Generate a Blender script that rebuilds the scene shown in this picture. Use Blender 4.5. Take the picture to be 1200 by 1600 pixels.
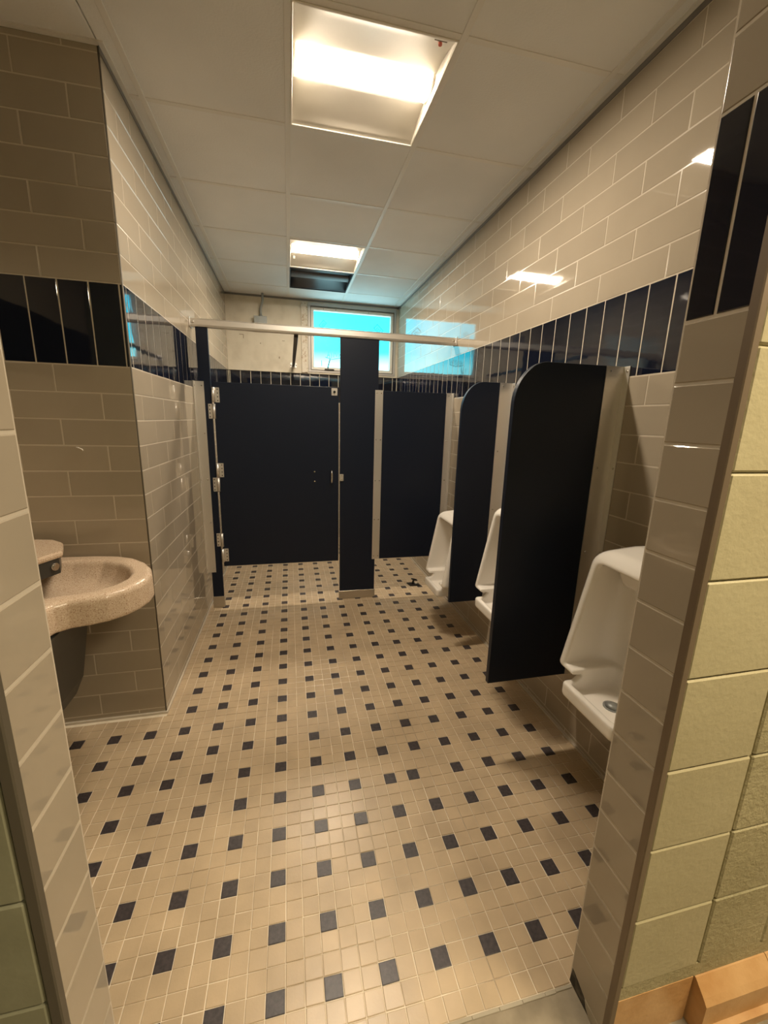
import bpy, math, random
import numpy as np
from mathutils import Matrix, Vector

random.seed(7)
rng = np.random.default_rng(7)
sc = bpy.context.scene
for o in list(bpy.data.objects): bpy.data.objects.remove(o)
COL = sc.collection

# ------------------------------------------------------------------ camera
F_PX, YAW, PITCH, ROLL = 637.2175, -0.2296, -0.2201, -0.0274
CAM = Vector((0.0695, -0.7943, 1.4918))
def rot(yaw, pitch, roll):
    return Matrix.Rotation(yaw, 3, 'Z') @ Matrix.Rotation(pitch, 3, 'X') @ Matrix.Rotation(roll, 3, 'Y')
RC = rot(YAW, PITCH, ROLL)
cam_d = bpy.data.cameras.new('camera'); cam = bpy.data.objects.new('camera', cam_d); COL.objects.link(cam)
cam_d.sensor_fit = 'VERTICAL'; cam_d.sensor_height = 24.0; cam_d.lens = F_PX / 1600 * 24.0
cam_d.clip_start = 0.02; cam_d.clip_end = 200
mw = Matrix((RC.col[0], RC.col[2], -RC.col[1])).transposed().to_4x4(); mw.translation = CAM
cam.matrix_world = mw
sc.camera = cam
def project(P):
    q = RC.transposed() @ (Vector(P) - CAM)
    if q.y < 0.02: return None
    return 600 + F_PX * q.x / q.y, 800 - F_PX * q.z / q.y

# ------------------------------------------------------------------ world, lights, exposure
sc.view_settings.view_transform = 'Standard'; sc.view_settings.look = 'None'
sc.view_settings.gamma = 1.0; sc.view_settings.use_curve_mapping = False
sc.view_settings.exposure = 0.9
LAMP = 8.0                      # radiance of the lit ceiling lenses
TUBE_W = 16.5                   # watts of the downward light inside each lit ceiling fixture
LAMP_COL = (1.0, 0.85, 0.66)
SKY = 2.5
w = bpy.data.worlds.new('sky'); sc.world = w; w.use_nodes = True
nt = w.node_tree; nt.nodes.clear()
tc = nt.nodes.new('ShaderNodeTexCoord'); sep = nt.nodes.new('ShaderNodeSeparateXYZ')
rmp = nt.nodes.new('ShaderNodeValToRGB'); bg = nt.nodes.new('ShaderNodeBackground'); wo = nt.nodes.new('ShaderNodeOutputWorld')
rmp.color_ramp.elements[0].position = 0.0; rmp.color_ramp.elements[0].color = (0.62, 0.90, 0.95, 1)
rmp.color_ramp.elements[1].position = 1.0; rmp.color_ramp.elements[1].color = (0.03, 0.40, 0.80, 1)
for p_, c_ in ((0.125, (0.30, 0.85, 0.92, 1)), (0.15, (0.035, 0.62, 0.80, 1)), (0.3, (0.025, 0.55, 0.82, 1))):
    e_ = rmp.color_ramp.elements.new(p_); e_.color = c_
nt.links.new(tc.outputs['Generated'], sep.inputs[0]); nt.links.new(sep.outputs['Z'], rmp.inputs[0])
nt.links.new(rmp.outputs[0], bg.inputs[0]); bg.inputs[1].default_value = SKY
nt.links.new(bg.outputs[0], wo.inputs[0])

# corridor luminaire (behind and to the right of the camera)
def area(name, loc, size, power, color, rx=0, ry=0):
    d = bpy.data.lights.new(name, 'AREA'); d.shape = 'RECTANGLE'; d.size, d.size_y = size
    d.energy = power; d.color = color
    o = bpy.data.objects.new(name, d); o.location = loc; o.rotation_euler = (rx, ry, 0); COL.objects.link(o); return o
area('corridor_lamp', (1.55, -1.05, 2.62), (1.1, 0.3), 37.0, (1.0, 0.83, 0.57))
area('corridor_fill_light', (-0.4, -2.3, 2.66), (1.2, 0.3), 7.0, (1.0, 0.84, 0.62))  # added fill light that lifts the room's shadows, not a known fitting

# ------------------------------------------------------------------ dimensions
T = 0.0508
XL, XR, XA = -0.5758, 1.3646, -1.25      # left wall, right wall, wall of the basin alcove
YP, YB, H = 1.2195, 4.26, 2.798
BB, BT, RP = 1.6832, 2.0054, 0.11        # bottom and top of the navy band, course height
TL = 0.33                                # tile length
JR, JL, YF, YN = 0.788, -0.298, -0.12, -0.245   # doorway reveals
YS = 2.43                                # front of the toilet stall

# ------------------------------------------------------------------ materials
def mat(name, base, rough=0.5, metal=0.0, spec=0.5, coat=0.0, emit=None, estr=0.0):
    m = bpy.data.materials.new(name); m.use_nodes = True
    b = m.node_tree.nodes['Principled BSDF']
    b.inputs['Base Color'].default_value = (*base, 1); b.inputs['Roughness'].default_value = rough
    b.inputs['Metallic'].default_value = metal; b.inputs['Specular IOR Level'].default_value = spec
    b.inputs['Coat Weight'].default_value = coat; b.inputs['Coat Roughness'].default_value = 0.05
    if emit: b.inputs['Emission Color'].default_value = (*emit, 1); b.inputs['Emission Strength'].default_value = estr
    return m
def nodes(m): return m.node_tree.nodes, m.node_tree.links, m.node_tree.nodes['Principled BSDF']
def noise(m, scale, detail=4, coord='Object', rough=0.5):
    n, l, b = nodes(m); t = n.new('ShaderNodeTexCoord'); x = n.new('ShaderNodeTexNoise')
    x.inputs['Scale'].default_value = scale; x.inputs['Detail'].default_value = detail; x.inputs['Roughness'].default_value = rough
    l.new(t.outputs[coord], x.inputs['Vector']); return x
def geo_noise(m, scale, detail=4, rough=0.5):
    n, l, b = nodes(m); t = n.new('ShaderNodeNewGeometry'); x = n.new('ShaderNodeTexNoise')
    x.inputs['Scale'].default_value = scale; x.inputs['Detail'].default_value = detail; x.inputs['Roughness'].default_value = rough
    l.new(t.outputs['Position'], x.inputs['Vector']); return x
def bump(m, src, strength, dist=0.002):
    n, l, b = nodes(m); k = n.new('ShaderNodeBump'); k.inputs['Strength'].default_value = strength; k.inputs['Distance'].default_value = dist
    l.new(src, k.inputs['Height'])
    old = b.inputs['Normal'].links
    if old: l.new(old[0].from_socket, k.inputs['Normal'])
    l.new(k.outputs[0], b.inputs['Normal'])
def ramp_color(m, src, stops):
    n, l, b = nodes(m); r = n.new('ShaderNodeValToRGB'); cr = r.color_ramp
    cr.elements[0].position, cr.elements[0].color = stops[0][0], (*stops[0][1], 1)
    cr.elements[1].position, cr.elements[1].color = stops[-1][0], (*stops[-1][1], 1)
    for p, c in stops[1:-1]:
        e = cr.elements.new(p); e.color = (*c, 1)
    l.new(src, r.inputs[0]); l.new(r.outputs[0], b.inputs['Base Color']); return r
def obj_vary(m, base, amt, src=None, namt=0.0):
    """per-tile brightness variation (object random) and optional noise mottling"""
    n, l, b = nodes(m); oi = n.new('ShaderNodeObjectInfo'); hsv = n.new('ShaderNodeHueSaturation')
    mr = n.new('ShaderNodeMapRange'); mr.inputs['To Min'].default_value = 1 - amt; mr.inputs['To Max'].default_value = 1 + amt
    l.new(oi.outputs['Random'], mr.inputs[0])
    v = mr.outputs[0]
    if src is not None:
        m2 = n.new('ShaderNodeMapRange'); m2.inputs['From Min'].default_value = 0.3; m2.inputs['From Max'].default_value = 0.7
        m2.inputs['To Min'].default_value = 1 - namt; m2.inputs['To Max'].default_value = 1 + namt
        l.new(src, m2.inputs[0]); mu = n.new('ShaderNodeMath'); mu.operation = 'MULTIPLY'
        l.new(v, mu.inputs[0]); l.new(m2.outputs[0], mu.inputs[1]); v = mu.outputs[0]
    hsv.inputs['Color'].default_value = (*base, 1); l.new(v, hsv.inputs['Value']); l.new(hsv.outputs[0], b.inputs['Base Color'])

M = {}
M['tile'] = mat('glazed_beige_tile', (0.40, 0.342, 0.262), 0.035, spec=0.6)
obj_vary(M['tile'], (0.40, 0.342, 0.262), 0.05, geo_noise(M['tile'], 3.0).outputs[0], 0.05)
bump(M['tile'], geo_noise(M['tile'], 9.0, 2).outputs[0], 0.025, 0.01)
M['navy'] = mat('glazed_navy_tile', (0.006, 0.008, 0.018), 0.05, spec=0.8)
obj_vary(M['navy'], (0.006, 0.008, 0.018), 0.2)
bump(M['navy'], geo_noise(M['navy'], 9.0, 2).outputs[0], 0.05, 0.01)
M['grout'] = mat('wall_grout', (0.62, 0.55, 0.45), 0.16, spec=0.7)
M['fgrout'] = mat('floor_grout', (0.62, 0.53, 0.40), 0.5)
ramp_color(M['fgrout'], geo_noise(M['fgrout'], 4.0, 5).outputs[0], [(0.33, (0.42, 0.34, 0.24)), (0.5, (0.84, 0.75, 0.60))])
FL = (0.52, 0.40, 0.262)
M['mosaic'] = mat('beige_mosaic', FL, 0.30, spec=0.5)
obj_vary(M['mosaic'], FL, 0.05, geo_noise(M['mosaic'], 7.0, 6).outputs[0], 0.13)
bump(M['mosaic'], geo_noise(M['mosaic'], 160.0, 4).outputs[0], 0.25, 0.001)
M['mosaic_dark'] = mat('dark_mosaic', (0.045, 0.038, 0.042), 0.36, spec=0.5)
ramp_color(M['mosaic_dark'], geo_noise(M['mosaic_dark'], 90.0, 5).outputs[0], [(0.3, (0.028, 0.022, 0.026)), (0.75, (0.075, 0.062, 0.062))])
bump(M['mosaic_dark'], geo_noise(M['mosaic_dark'], 160.0, 4).outputs[0], 0.3, 0.001)
M['concrete'] = mat('threshold_concrete', (0.30, 0.25, 0.18), 0.7)
ramp_color(M['concrete'], geo_noise(M['concrete'], 12.0, 8).outputs[0], [(0.3, (0.20, 0.165, 0.11)), (0.7, (0.36, 0.30, 0.21))])
bump(M['concrete'], geo_noise(M['concrete'], 60.0, 6).outputs[0], 0.4, 0.003)
M['ceiling'] = mat('acoustic_tile', (0.83, 0.83, 0.82), 0.9)
bump(M['ceiling'], geo_noise(M['ceiling'], 120.0, 6).outputs[0], 0.35, 0.002)
obj_vary(M['ceiling'], (0.83, 0.83, 0.82), 0.03, geo_noise(M['ceiling'], 2.0, 3).outputs[0], 0.05)
M['tbar'] = mat('ceiling_grid_paint', (0.80, 0.78, 0.74), 0.45)
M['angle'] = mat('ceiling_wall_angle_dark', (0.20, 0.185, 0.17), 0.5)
M['part'] = mat('navy_solid_plastic', (0.008, 0.0125, 0.026), 0.42, spec=0.28)
bump(M['part'], geo_noise(M['part'], 220.0, 2).outputs[0], 0.12, 0.001)
M['alu'] = mat('brushed_aluminium', (0.80, 0.77, 0.73), 0.38, metal=0.85)
bump(M['alu'], geo_noise(M['alu'], 60.0, 3).outputs[0], 0.03, 0.001)
M['chrome'] = mat('chrome', (0.8, 0.78, 0.75), 0.15, metal=1.0)
M['screw'] = mat('dark_screw', (0.05, 0.045, 0.04), 0.4, metal=0.8)
M['shoe'] = mat('stainless_shoe', (0.55, 0.50, 0.42), 0.3, metal=0.8)
M['porcelain'] = mat('white_porcelain', (0.88, 0.84, 0.78), 0.12, spec=0.55, coat=0.3)
M['terrazzo'] = mat('speckled_solid_surface', (0.6, 0.48, 0.36), 0.25, spec=0.5)
tn = geo_noise(M['terrazzo'], 260.0, 2, 0.6)
ramp_color(M['terrazzo'], tn.outputs[0], [(0.30, (0.30, 0.16, 0.10)), (0.42, (0.62, 0.47, 0.34)), (0.58, (0.66, 0.52, 0.39)), (0.70, (0.80, 0.70, 0.56))])
M['charcoal'] = mat('charcoal_plastic', (0.035, 0.033, 0.028), 0.4)
M['cmu'] = mat('painted_block', (0.42, 0.40, 0.245), 0.42, spec=0.4)
ramp_color(M['cmu'], geo_noise(M['cmu'], 3.0, 5).outputs[0], [(0.3, (0.41, 0.36, 0.215)), (0.7, (0.48, 0.43, 0.265))])
bump(M['cmu'], geo_noise(M['cmu'], 90.0, 3).outputs[0], 0.4, 0.002)
bump(M['cmu'], geo_noise(M['cmu'], 22.0, 6, 0.65).outputs[0], 0.4, 0.005)
M['cmu_rough'] = mat('painted_rough_block', (0.38, 0.36, 0.21), 0.45, spec=0.4)
ramp_color(M['cmu_rough'], geo_noise(M['cmu_rough'], 5.0, 5).outputs[0], [(0.3, (0.35, 0.31, 0.175)), (0.7, (0.44, 0.39, 0.23))])
bump(M['cmu_rough'], geo_noise(M['cmu_rough'], 70.0, 5, 0.65).outputs[0], 0.9, 0.006)
M['cmu_shade'] = mat('painted_block_shade', (0.26, 0.275, 0.18), 0.4, spec=0.4)  # same block paint as cmu, low light put into the darker colour
ramp_color(M['cmu_shade'], geo_noise(M['cmu_shade'], 9.0, 4).outputs[0], [(0.35, (0.24, 0.235, 0.15)), (0.62, (0.28, 0.275, 0.18)), (0.75, (0.34, 0.335, 0.23))])
bump(M['cmu_shade'], geo_noise(M['cmu_shade'], 18.0, 5).outputs[0], 0.4, 0.004)
M['trim'] = mat('corner_trim', (0.20, 0.15, 0.10), 0.45, metal=0.3)
M['trimdark'] = mat('corner_trim_dark', (0.10, 0.085, 0.06), 0.5)
M['tan'] = mat('tan_painted_base', (0.62, 0.36, 0.15), 0.4)
ramp_color(M['tan'], geo_noise(M['tan'], 10.0, 6).outputs[0], [(0.3, (0.54, 0.29, 0.11)), (0.72, (0.72, 0.46, 0.22))])
bump(M['tan'], geo_noise(M['tan'], 50.0, 5).outputs[0], 0.5, 0.003)
M['cream'] = mat('cream_painted_wall', (0.66, 0.60, 0.48), 0.7)
cn = geo_noise(M['cream'], 6.0, 6)
ramp_color(M['cream'], cn.outputs[0], [(0.3, (0.58, 0.52, 0.41)), (0.5, (0.68, 0.62, 0.50)), (0.7, (0.72, 0.66, 0.54))])
bump(M['cream'], geo_noise(M['cream'], 25.0, 6).outputs[0], 0.25, 0.003)
M['peel'] = mat('peeling_paint_board', (0.66, 0.58, 0.46), 0.7)
pn = geo_noise(M['peel'], 40.0, 6, 0.7)
ramp_color(M['peel'], pn.outputs[0], [(0.38, (0.42, 0.28, 0.16)), (0.46, (0.70, 0.63, 0.52)), (0.7, (0.74, 0.69, 0.58))])
M['winframe'] = mat('window_frame_grey', (0.50, 0.47, 0.44), 0.5, metal=0.2)
M['white'] = mat('white_enamel', (0.80, 0.76, 0.68), 0.4)
M['troffer'] = mat('troffer_reflector', (0.74, 0.70, 0.62), 0.5)
M['lens'] = mat('lit_lens', (0.9, 0.88, 0.8), 0.5, emit=LAMP_COL, estr=LAMP)
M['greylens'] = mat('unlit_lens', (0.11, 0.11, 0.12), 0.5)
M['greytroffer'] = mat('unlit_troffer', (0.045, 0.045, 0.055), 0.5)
M['galv'] = mat('galvanised_steel', (0.36, 0.38, 0.38), 0.4, metal=0.5)
M['black'] = mat('black_plastic', (0.01, 0.01, 0.011), 0.4)
M['ink'] = mat('scribble_ink', (0.012, 0.05, 0.06), 0.7)
M['mark'] = mat('paint_scuff', (0.28, 0.22, 0.14), 0.8)
M['chip'] = mat('tile_chip', (0.8, 0.76, 0.68), 0.6)
M['grime'] = mat('dark_grime', (0.05, 0.042, 0.032), 0.7)
ramp_color(M['grime'], geo_noise(M['grime'], 45.0, 6).outputs[0], [(0.4, (0.025, 0.02, 0.015)), (0.7, (0.17, 0.145, 0.105))])
M['mortar'] = mat('pale_mortar', (0.42, 0.37, 0.28), 0.8)
# real window glass: faintly blue, clear
g = bpy.data.materials.new('window_glass'); g.use_nodes = True; gn = g.node_tree; gn.nodes.clear()
go = gn.nodes.new('ShaderNodeOutputMaterial'); gt = gn.nodes.new('ShaderNodeBsdfTransparent'); gg = gn.nodes.new('ShaderNodeBsdfGlossy')
gm = gn.nodes.new('ShaderNodeMixShader'); gt.inputs[0].default_value = (0.85, 0.97, 0.98, 1); gg.inputs['Roughness'].default_value = 0.4
gm.inputs[0].default_value = 0.015; gn.links.new(gt.outputs[0], gm.inputs[1]); gn.links.new(gg.outputs[0], gm.inputs[2]); gn.links.new(gm.outputs[0], go.inputs[0])
M['glass'] = g

# ------------------------------------------------------------------ helpers
class MB:
    def __init__(s): s.v = []; s.f = []; s.m = []; s.sm = []
    def add(s, verts, faces, mi=0, smooth=False):
        o = len(s.v); s.v += [tuple(p) for p in verts]; s.f += [tuple(i + o for i in f) for f in faces]
        s.m += [mi] * len(faces); s.sm += [smooth] * len(faces); return s
    def box(s, x0, x1, y0, y1, z0, z1, mi=0):
        v = [(x0,y0,z0),(x1,y0,z0),(x1,y1,z0),(x0,y1,z0),(x0,y0,z1),(x1,y0,z1),(x1,y1,z1),(x0,y1,z1)]
        return s.add(v, [(0,3,2,1),(4,5,6,7),(0,1,5,4),(1,2,6,5),(2,3,7,6),(3,0,4,7)], mi)
    def bbox(s, x0, x1, y0, y1, z0, z1, b=0.002, mi=0):
        """box with chamfered edges"""
        b = min(b, (x1-x0)*.49, (y1-y0)*.49, (z1-z0)*.49)
        X = (x0, x0+b, x1-b, x1); Y = (y0, y0+b, y1-b, y1); Z = (z0, z0+b, z1-b, z1)
        V = []; idx = {}
        for i in (0, 1):
            for j in (0, 1):
                for k in (0, 1):
                    xs = (X[0], X[1]) if i == 0 else (X[3], X[2]); ys = (Y[0], Y[1]) if j == 0 else (Y[3], Y[2]); zs = (Z[0], Z[1]) if k == 0 else (Z[3], Z[2])
                    for a, p in (('x', (xs[0], ys[1], zs[1])), ('y', (xs[1], ys[0], zs[1])), ('z', (xs[1], ys[1], zs[0]))):
                        idx[(i, j, k, a)] = len(V); V.append(p)
        Fc = []
        q = lambda *t: Fc.append(tuple(idx[k] for k in t))
        for i, d in ((0, 1), (1, -1)):
            L = [(i,0,0,'x'),(i,0,1,'x'),(i,1,1,'x'),(i,1,0,'x')]; q(*(L[::d]))
            L = [(0,i,0,'y'),(1,i,0,'y'),(1,i,1,'y'),(0,i,1,'y')]; q(*(L[::d]))
            L = [(0,0,i,'z'),(0,1,i,'z'),(1,1,i,'z'),(1,0,i,'z')]; q(*(L[::d]))
        for i in (0, 1):
            for j in (0, 1):
                q((i,j,0,'x'),(i,j,1,'x'),(i,j,1,'y'),(i,j,0,'y'))
                q((0,i,j,'y'),(1,i,j,'y'),(1,i,j,'z'),(0,i,j,'z'))
                q((i,0,j,'x'),(i,1,j,'x'),(i,1,j,'z'),(i,0,j,'z'))
                for k in (0, 1): q((i,j,k,'x'),(i,j,k,'y'),(i,j,k,'z'))
        return s.add(V, Fc, mi)
    def cyl(s, c, axis, r, l, n=16, mi=0, r2=None, smooth=True):
        r2 = r if r2 is None else r2
        a = Vector(axis).normalized(); u = a.orthogonal().normalized(); w_ = a.cross(u); c = Vector(c); V = []
        for i in range(n):
            t = 2*math.pi*i/n; d = u*math.cos(t) + w_*math.sin(t); V += [c + d*r, c + d*r2 + a*l]
        o = len(s.v)
        s.add(V, [(2*i, 2*((i+1) % n), 2*((i+1) % n)+1, 2*i+1) for i in range(n)], mi, smooth)
        s.f += [tuple(o + 2*i for i in range(n))[::-1], tuple(o + 2*i + 1 for i in range(n))]; s.m += [mi]*2; s.sm += [False]*2
        return s
    def tube(s, pts, r, n=10, mi=0):
        pts = [Vector(p) for p in pts]; V = []; prev = None
        for i, p in enumerate(pts):
            t = (pts[min(i+1, len(pts)-1)] - pts[max(i-1, 0)]).normalized()
            u = t.orthogonal().normalized() if prev is None else (prev - t*prev.dot(t)).normalized(); prev = u; w_ = t.cross(u)
            for k in range(n):
                a = 2*math.pi*k/n; V.append(p + u*math.cos(a)*r + w_*math.sin(a)*r)
        Fc = [(i*n+k, i*n+(k+1) % n, (i+1)*n+(k+1) % n, (i+1)*n+k) for i in range(len(pts)-1) for k in range(n)]
        Fc += [tuple(range(n))[::-1], tuple((len(pts)-1)*n + k for k in range(n))]
        return s.add(V, Fc, mi, True)
    def prism(s, poly, axis, a0, a1, mi=0, b=0.0):
        """polygon (2D) extruded along an axis (0,1,2); optional chamfer b"""
        n = len(poly); cx = sum(p[0] for p in poly)/n; cy = sum(p[1] for p in poly)/n
        def put(p, h):
            if axis == 0: return (h, p[0], p[1])
            if axis == 1: return (p[0], h, p[1])
            return (p[0], p[1], h)
        def inset(d):
            out = []
            for i in range(n):
                p0 = Vector(poly[i-1]); p1 = Vector(poly[i]); p2 = Vector(poly[(i+1) % n])
                e1 = (p1-p0).normalized(); e2 = (p2-p1).normalized(); n1 = Vector((-e1.y, e1.x)); n2 = Vector((-e2.y, e2.x))
                m = (n1+n2); m = m / max(0.3, m.dot(m)) * 2
                out.append(p1 + m*d*0.5*1.0)
            return out
        area_ = sum(poly[i-1][0]*poly[i][1]-poly[i][0]*poly[i-1][1] for i in range(n))
        sg = 1 if area_ > 0 else -1
        if b: rings = [(inset(b*sg), a0), (poly, a0+b), (poly, a1-b), (inset(b*sg), a1)]
        else: rings = [(poly, a0), (poly, a1)]
        V = [put(p, h) for r_, h in rings for p in r_]; Fc = []
        for k in range(len(rings)-1):
            for i in range(n):
                j = (i+1) % n; Fc.append((k*n+i, k*n+j, (k+1)*n+j, (k+1)*n+i))
        Fc.append(tuple(range(n))[::-1]); Fc.append(tuple((len(rings)-1)*n+i for i in range(n)))
        return s.add(V, Fc, mi)
    def mesh(s, name, mats, org=(0,0,0)):
        me = bpy.data.meshes.new(name)
        me.from_pydata([(p[0]-org[0], p[1]-org[1], p[2]-org[2]) for p in s.v], [], s.f)
        for m_ in mats: me.materials.append(m_)
        me.polygons.foreach_set('material_index', s.m); me.polygons.foreach_set('use_smooth', s.sm)
        import bmesh
        bm = bmesh.new(); bm.from_mesh(me); bmesh.ops.recalc_face_normals(bm, faces=bm.faces); bm.to_mesh(me); bm.free()
        me.update(); return me
    def build(s, name, mats, parent=None, loc=None):
        if not isinstance(mats, (list, tuple)): mats = [mats]
        org = Vector((0,0,0))
        q = parent
        while q is not None: org += q.location; q = q.parent
        if parent is None and loc is not None: org = Vector(loc)
        me = s.mesh(name, mats, org)
        o = bpy.data.objects.new(name, me); COL.objects.link(o)
        if parent is not None: o.parent = parent
        elif loc is not None: o.location = loc
        return o
def wl(o):
    v = Vector((0,0,0))
    while o is not None: v += o.location; o = o.parent
    return v
def thing(name, label, cat, loc, group=None):
    o = bpy.data.objects.new(name, None); o.empty_display_size = 0.05; COL.objects.link(o); o.location = loc
    return tag(o, label, cat, group)
def tag(o, label, cat, group=None):
    o['label'] = label; o['category'] = cat
    if group: o['group'] = group
    return o
def struct(o, label, cat=None):
    o['kind'] = 'structure'; o['label'] = label
    o['category'] = cat or o.name.split('_')[0]; return o
def inst(name, me, parent, loc, rot3=None):
    o = bpy.data.objects.new(name, me); COL.objects.link(o); o.parent = parent
    o.location = Vector(loc) - wl(parent)
    if rot3 is not None: o.rotation_euler = rot3.to_euler()
    return o

# tile geometry: local u,v in plane, n outward; back at 0
_tc = {}
def tile_vf(wd, ht, t, b, bd):
    a, c = wd/2, ht/2
    V = [(-a,-c,0),(a,-c,0),(a,c,0),(-a,c,0),(-a,-c,t-bd),(a,-c,t-bd),(a,c,t-bd),(-a,c,t-bd),
         (-a+b,-c+b,t),(a-b,-c+b,t),(a-b,c-b,t),(-a+b,c-b,t)]
    F_ = [(0,1,5,4),(1,2,6,5),(2,3,7,6),(3,0,4,7),(4,5,9,8),(5,6,10,9),(6,7,11,10),(7,4,8,11),(8,9,10,11)]
    return V, F_
def tile_mesh(name, wd, ht, t, b, bd, m):
    k = (name, round(wd, 3), round(ht, 3), m.name)
    if k not in _tc:
        V, F_ = tile_vf(wd, ht, t, b, bd)
        me = bpy.data.meshes.new(name); me.from_pydata(V, [], F_); me.materials.append(m); me.update(); _tc[k] = me
    return _tc[k]
def basis(u, v, n): return Matrix((Vector(u), Vector(v), Vector(n))).transposed()
NX, PX, NY, PY = basis((0,-1,0),(0,0,1),(-1,0,0)), basis((0,1,0),(0,0,1),(1,0,0)), basis((1,0,0),(0,0,1),(0,-1,0)), basis((-1,0,0),(0,0,1),(0,1,0))
UP, DN = basis((1,0,0),(0,1,0),(0,0,1)), basis((-1,0,0),(0,1,0),(0,0,-1))
def spans(a0, a1, pitch, off):
    k = math.floor((a0 - off)/pitch); out = []; x = off + k*pitch
    while x < a1 - 1e-6:
        s0, s1 = max(x, a0), min(x+pitch, a1)
        if s1 - s0 > 0.012: out.append((s0, s1))
        x += pitch
    return out
JT = 0.0034
def rows(z0, z1):
    r = []; k = 0
    while BB - k*RP > z0 + 1e-6:
        r.append(('b', k, max(BB-(k+1)*RP, z0), BB-k*RP)); k += 1
    if z1 > BB: r.append(('band', 0, BB, min(BT, z1)))
    k = 0
    while BT + k*RP < z1 - 1e-6:
        if min(BT+(k+1)*RP, z1) - (BT+k*RP) > 0.012: r.append(('t', k, BT+k*RP, min(BT+(k+1)*RP, z1)))
        k += 1
    return r
def tile_wall(parent, plane, axis, R3, a0, a1, z0, z1, offb, offt, offband, limit=280, bandpitch=0.11, nearkey=None, thick=0.006):
    """tiles on a vertical wall; plane = coordinate of the tile face, axis 0: wall x=plane, axis 1: wall y=plane"""
    items = []
    n = R3.col[2]
    for kind, k, za, zb in rows(z0, z1):
        if kind == 'band': sp = spans(a0, a1, bandpitch, offband); m = 'navy'
        else:
            off = (offb if kind == 'b' else offt) + (TL/2 if k % 2 else 0); sp = spans(a0, a1, TL, off); m = 'tile'
        for s0, s1 in sp:
            c = (s0+s1)/2; z = (za+zb)/2
            P = Vector((plane, c, z)) if axis == 0 else Vector((c, plane, z))
            items.append((P, s1-s0-JT, zb-za-JT, m))
    def score(it):
        q = project(it[0])
        d = (it[0]-CAM).length
        vis = q is not None and -80 < q[0] < 1280 and -80 < q[1] < 1680
        return d if vis else d + 100
    items.sort(key=score)
    rest = MB()
    for i, (P, wd, ht, m) in enumerate(items):
        tilt = Matrix.Rotation(random.gauss(0, 0.0013), 3, 'X') @ Matrix.Rotation(random.gauss(0, 0.0013), 3, 'Y')
        R = R3 @ tilt
        if i < limit:
            me = tile_mesh('wall_tile' if m == 'tile' else 'band_tile', wd, ht, thick, 0.0022, 0.0014, M[m])
            inst('wall_tile' if m == 'tile' else 'band_tile', me, parent, P - n*thick, R)
        else:
            V, F_ = tile_vf(wd, ht, thick, 0.0022, 0.0014)
            rest.add([P - n*thick + R @ Vector(v) for v in V], F_, 0 if m == 'tile' else 1)
    if rest.f:
        o = rest.build('wall_tile_field', [M['tile'], M['navy']], parent); o['kind'] = 'stuff'

# ------------------------------------------------------------------ SURFACES: surface nets for rounded castings
def surface_net(f, lo, hi, h):
    ax = [np.arange(lo[i], hi[i]+h, h) for i in range(3)]
    X, Y, Z = np.meshgrid(*ax, indexing='ij'); D = f(X, Y, Z).astype(np.float64); S = D < 0
    n = D.shape; cnt = np.zeros(tuple(k-1 for k in n)); acc = np.zeros(tuple(k-1 for k in n)+(3,))
    I = np.stack(np.meshgrid(*[np.arange(k-1) for k in n], indexing='ij'), -1)
    cr = list(np.ndindex(2,2,2))
    def sub(A, c): return A[c[0]:n[0]-1+c[0], c[1]:n[1]-1+c[1], c[2]:n[2]-1+c[2]]
    for a in cr:
        for d in range(3):
            if a[d] == 0:
                b_ = list(a); b_[d] = 1; A, B = sub(D, a), sub(D, b_); x = (A < 0) != (B < 0)
                t = np.where(x, A/np.where(x, A-B, 1), 0)
                p = np.zeros(A.shape+(3,)); p[...] = a; p[..., d] += t
                acc += p*x[..., None]; cnt += x
    act = cnt > 0; vid = -np.ones(cnt.shape, int); vid[act] = np.arange(act.sum())
    P = (I[act] + acc[act]/cnt[act][:, None])*h + np.array(lo)
    F_ = []
    for d in range(3):
        e1, e2 = (d+1) % 3, (d+2) % 3
        sl0 = [slice(None)]*3; sl1 = [slice(None)]*3; sl0[d] = slice(0, n[d]-1); sl1[d] = slice(1, n[d])
        A, B = S[tuple(sl0)], S[tuple(sl1)]; idx = np.argwhere(A != B)
        idx = idx[(idx[:, e1] > 0) & (idx[:, e2] > 0) & (idx[:, e1] < n[e1]-1) & (idx[:, e2] < n[e2]-1)]
        fl = A[tuple(idx.T)]
        def g_(da, db):
            j = idx.copy(); j[:, e1] -= da; j[:, e2] -= db; return vid[tuple(j.T)]
        q = np.stack([g_(1,1), g_(0,1), g_(0,0), g_(1,0)], 1); q[~fl] = q[~fl][:, ::-1]; F_.append(q)
    return P, np.concatenate(F_)
def smin(a, b, k): h = np.clip(0.5+0.5*(b-a)/k, 0, 1); return b*(1-h)+a*h-k*h*(1-h)
def smax(a, b, k): return -smin(-a, -b, k)
def net_mesh(name, f, lo, hi, h, m):
    P, Q = surface_net(f, lo, hi, h)
    me = bpy.data.meshes.new(name); me.from_pydata(P.tolist(), [], Q.tolist()); me.materials.append(m)
    me.polygons.foreach_set('use_smooth', [True]*len(me.polygons)); me.update(); return me

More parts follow.
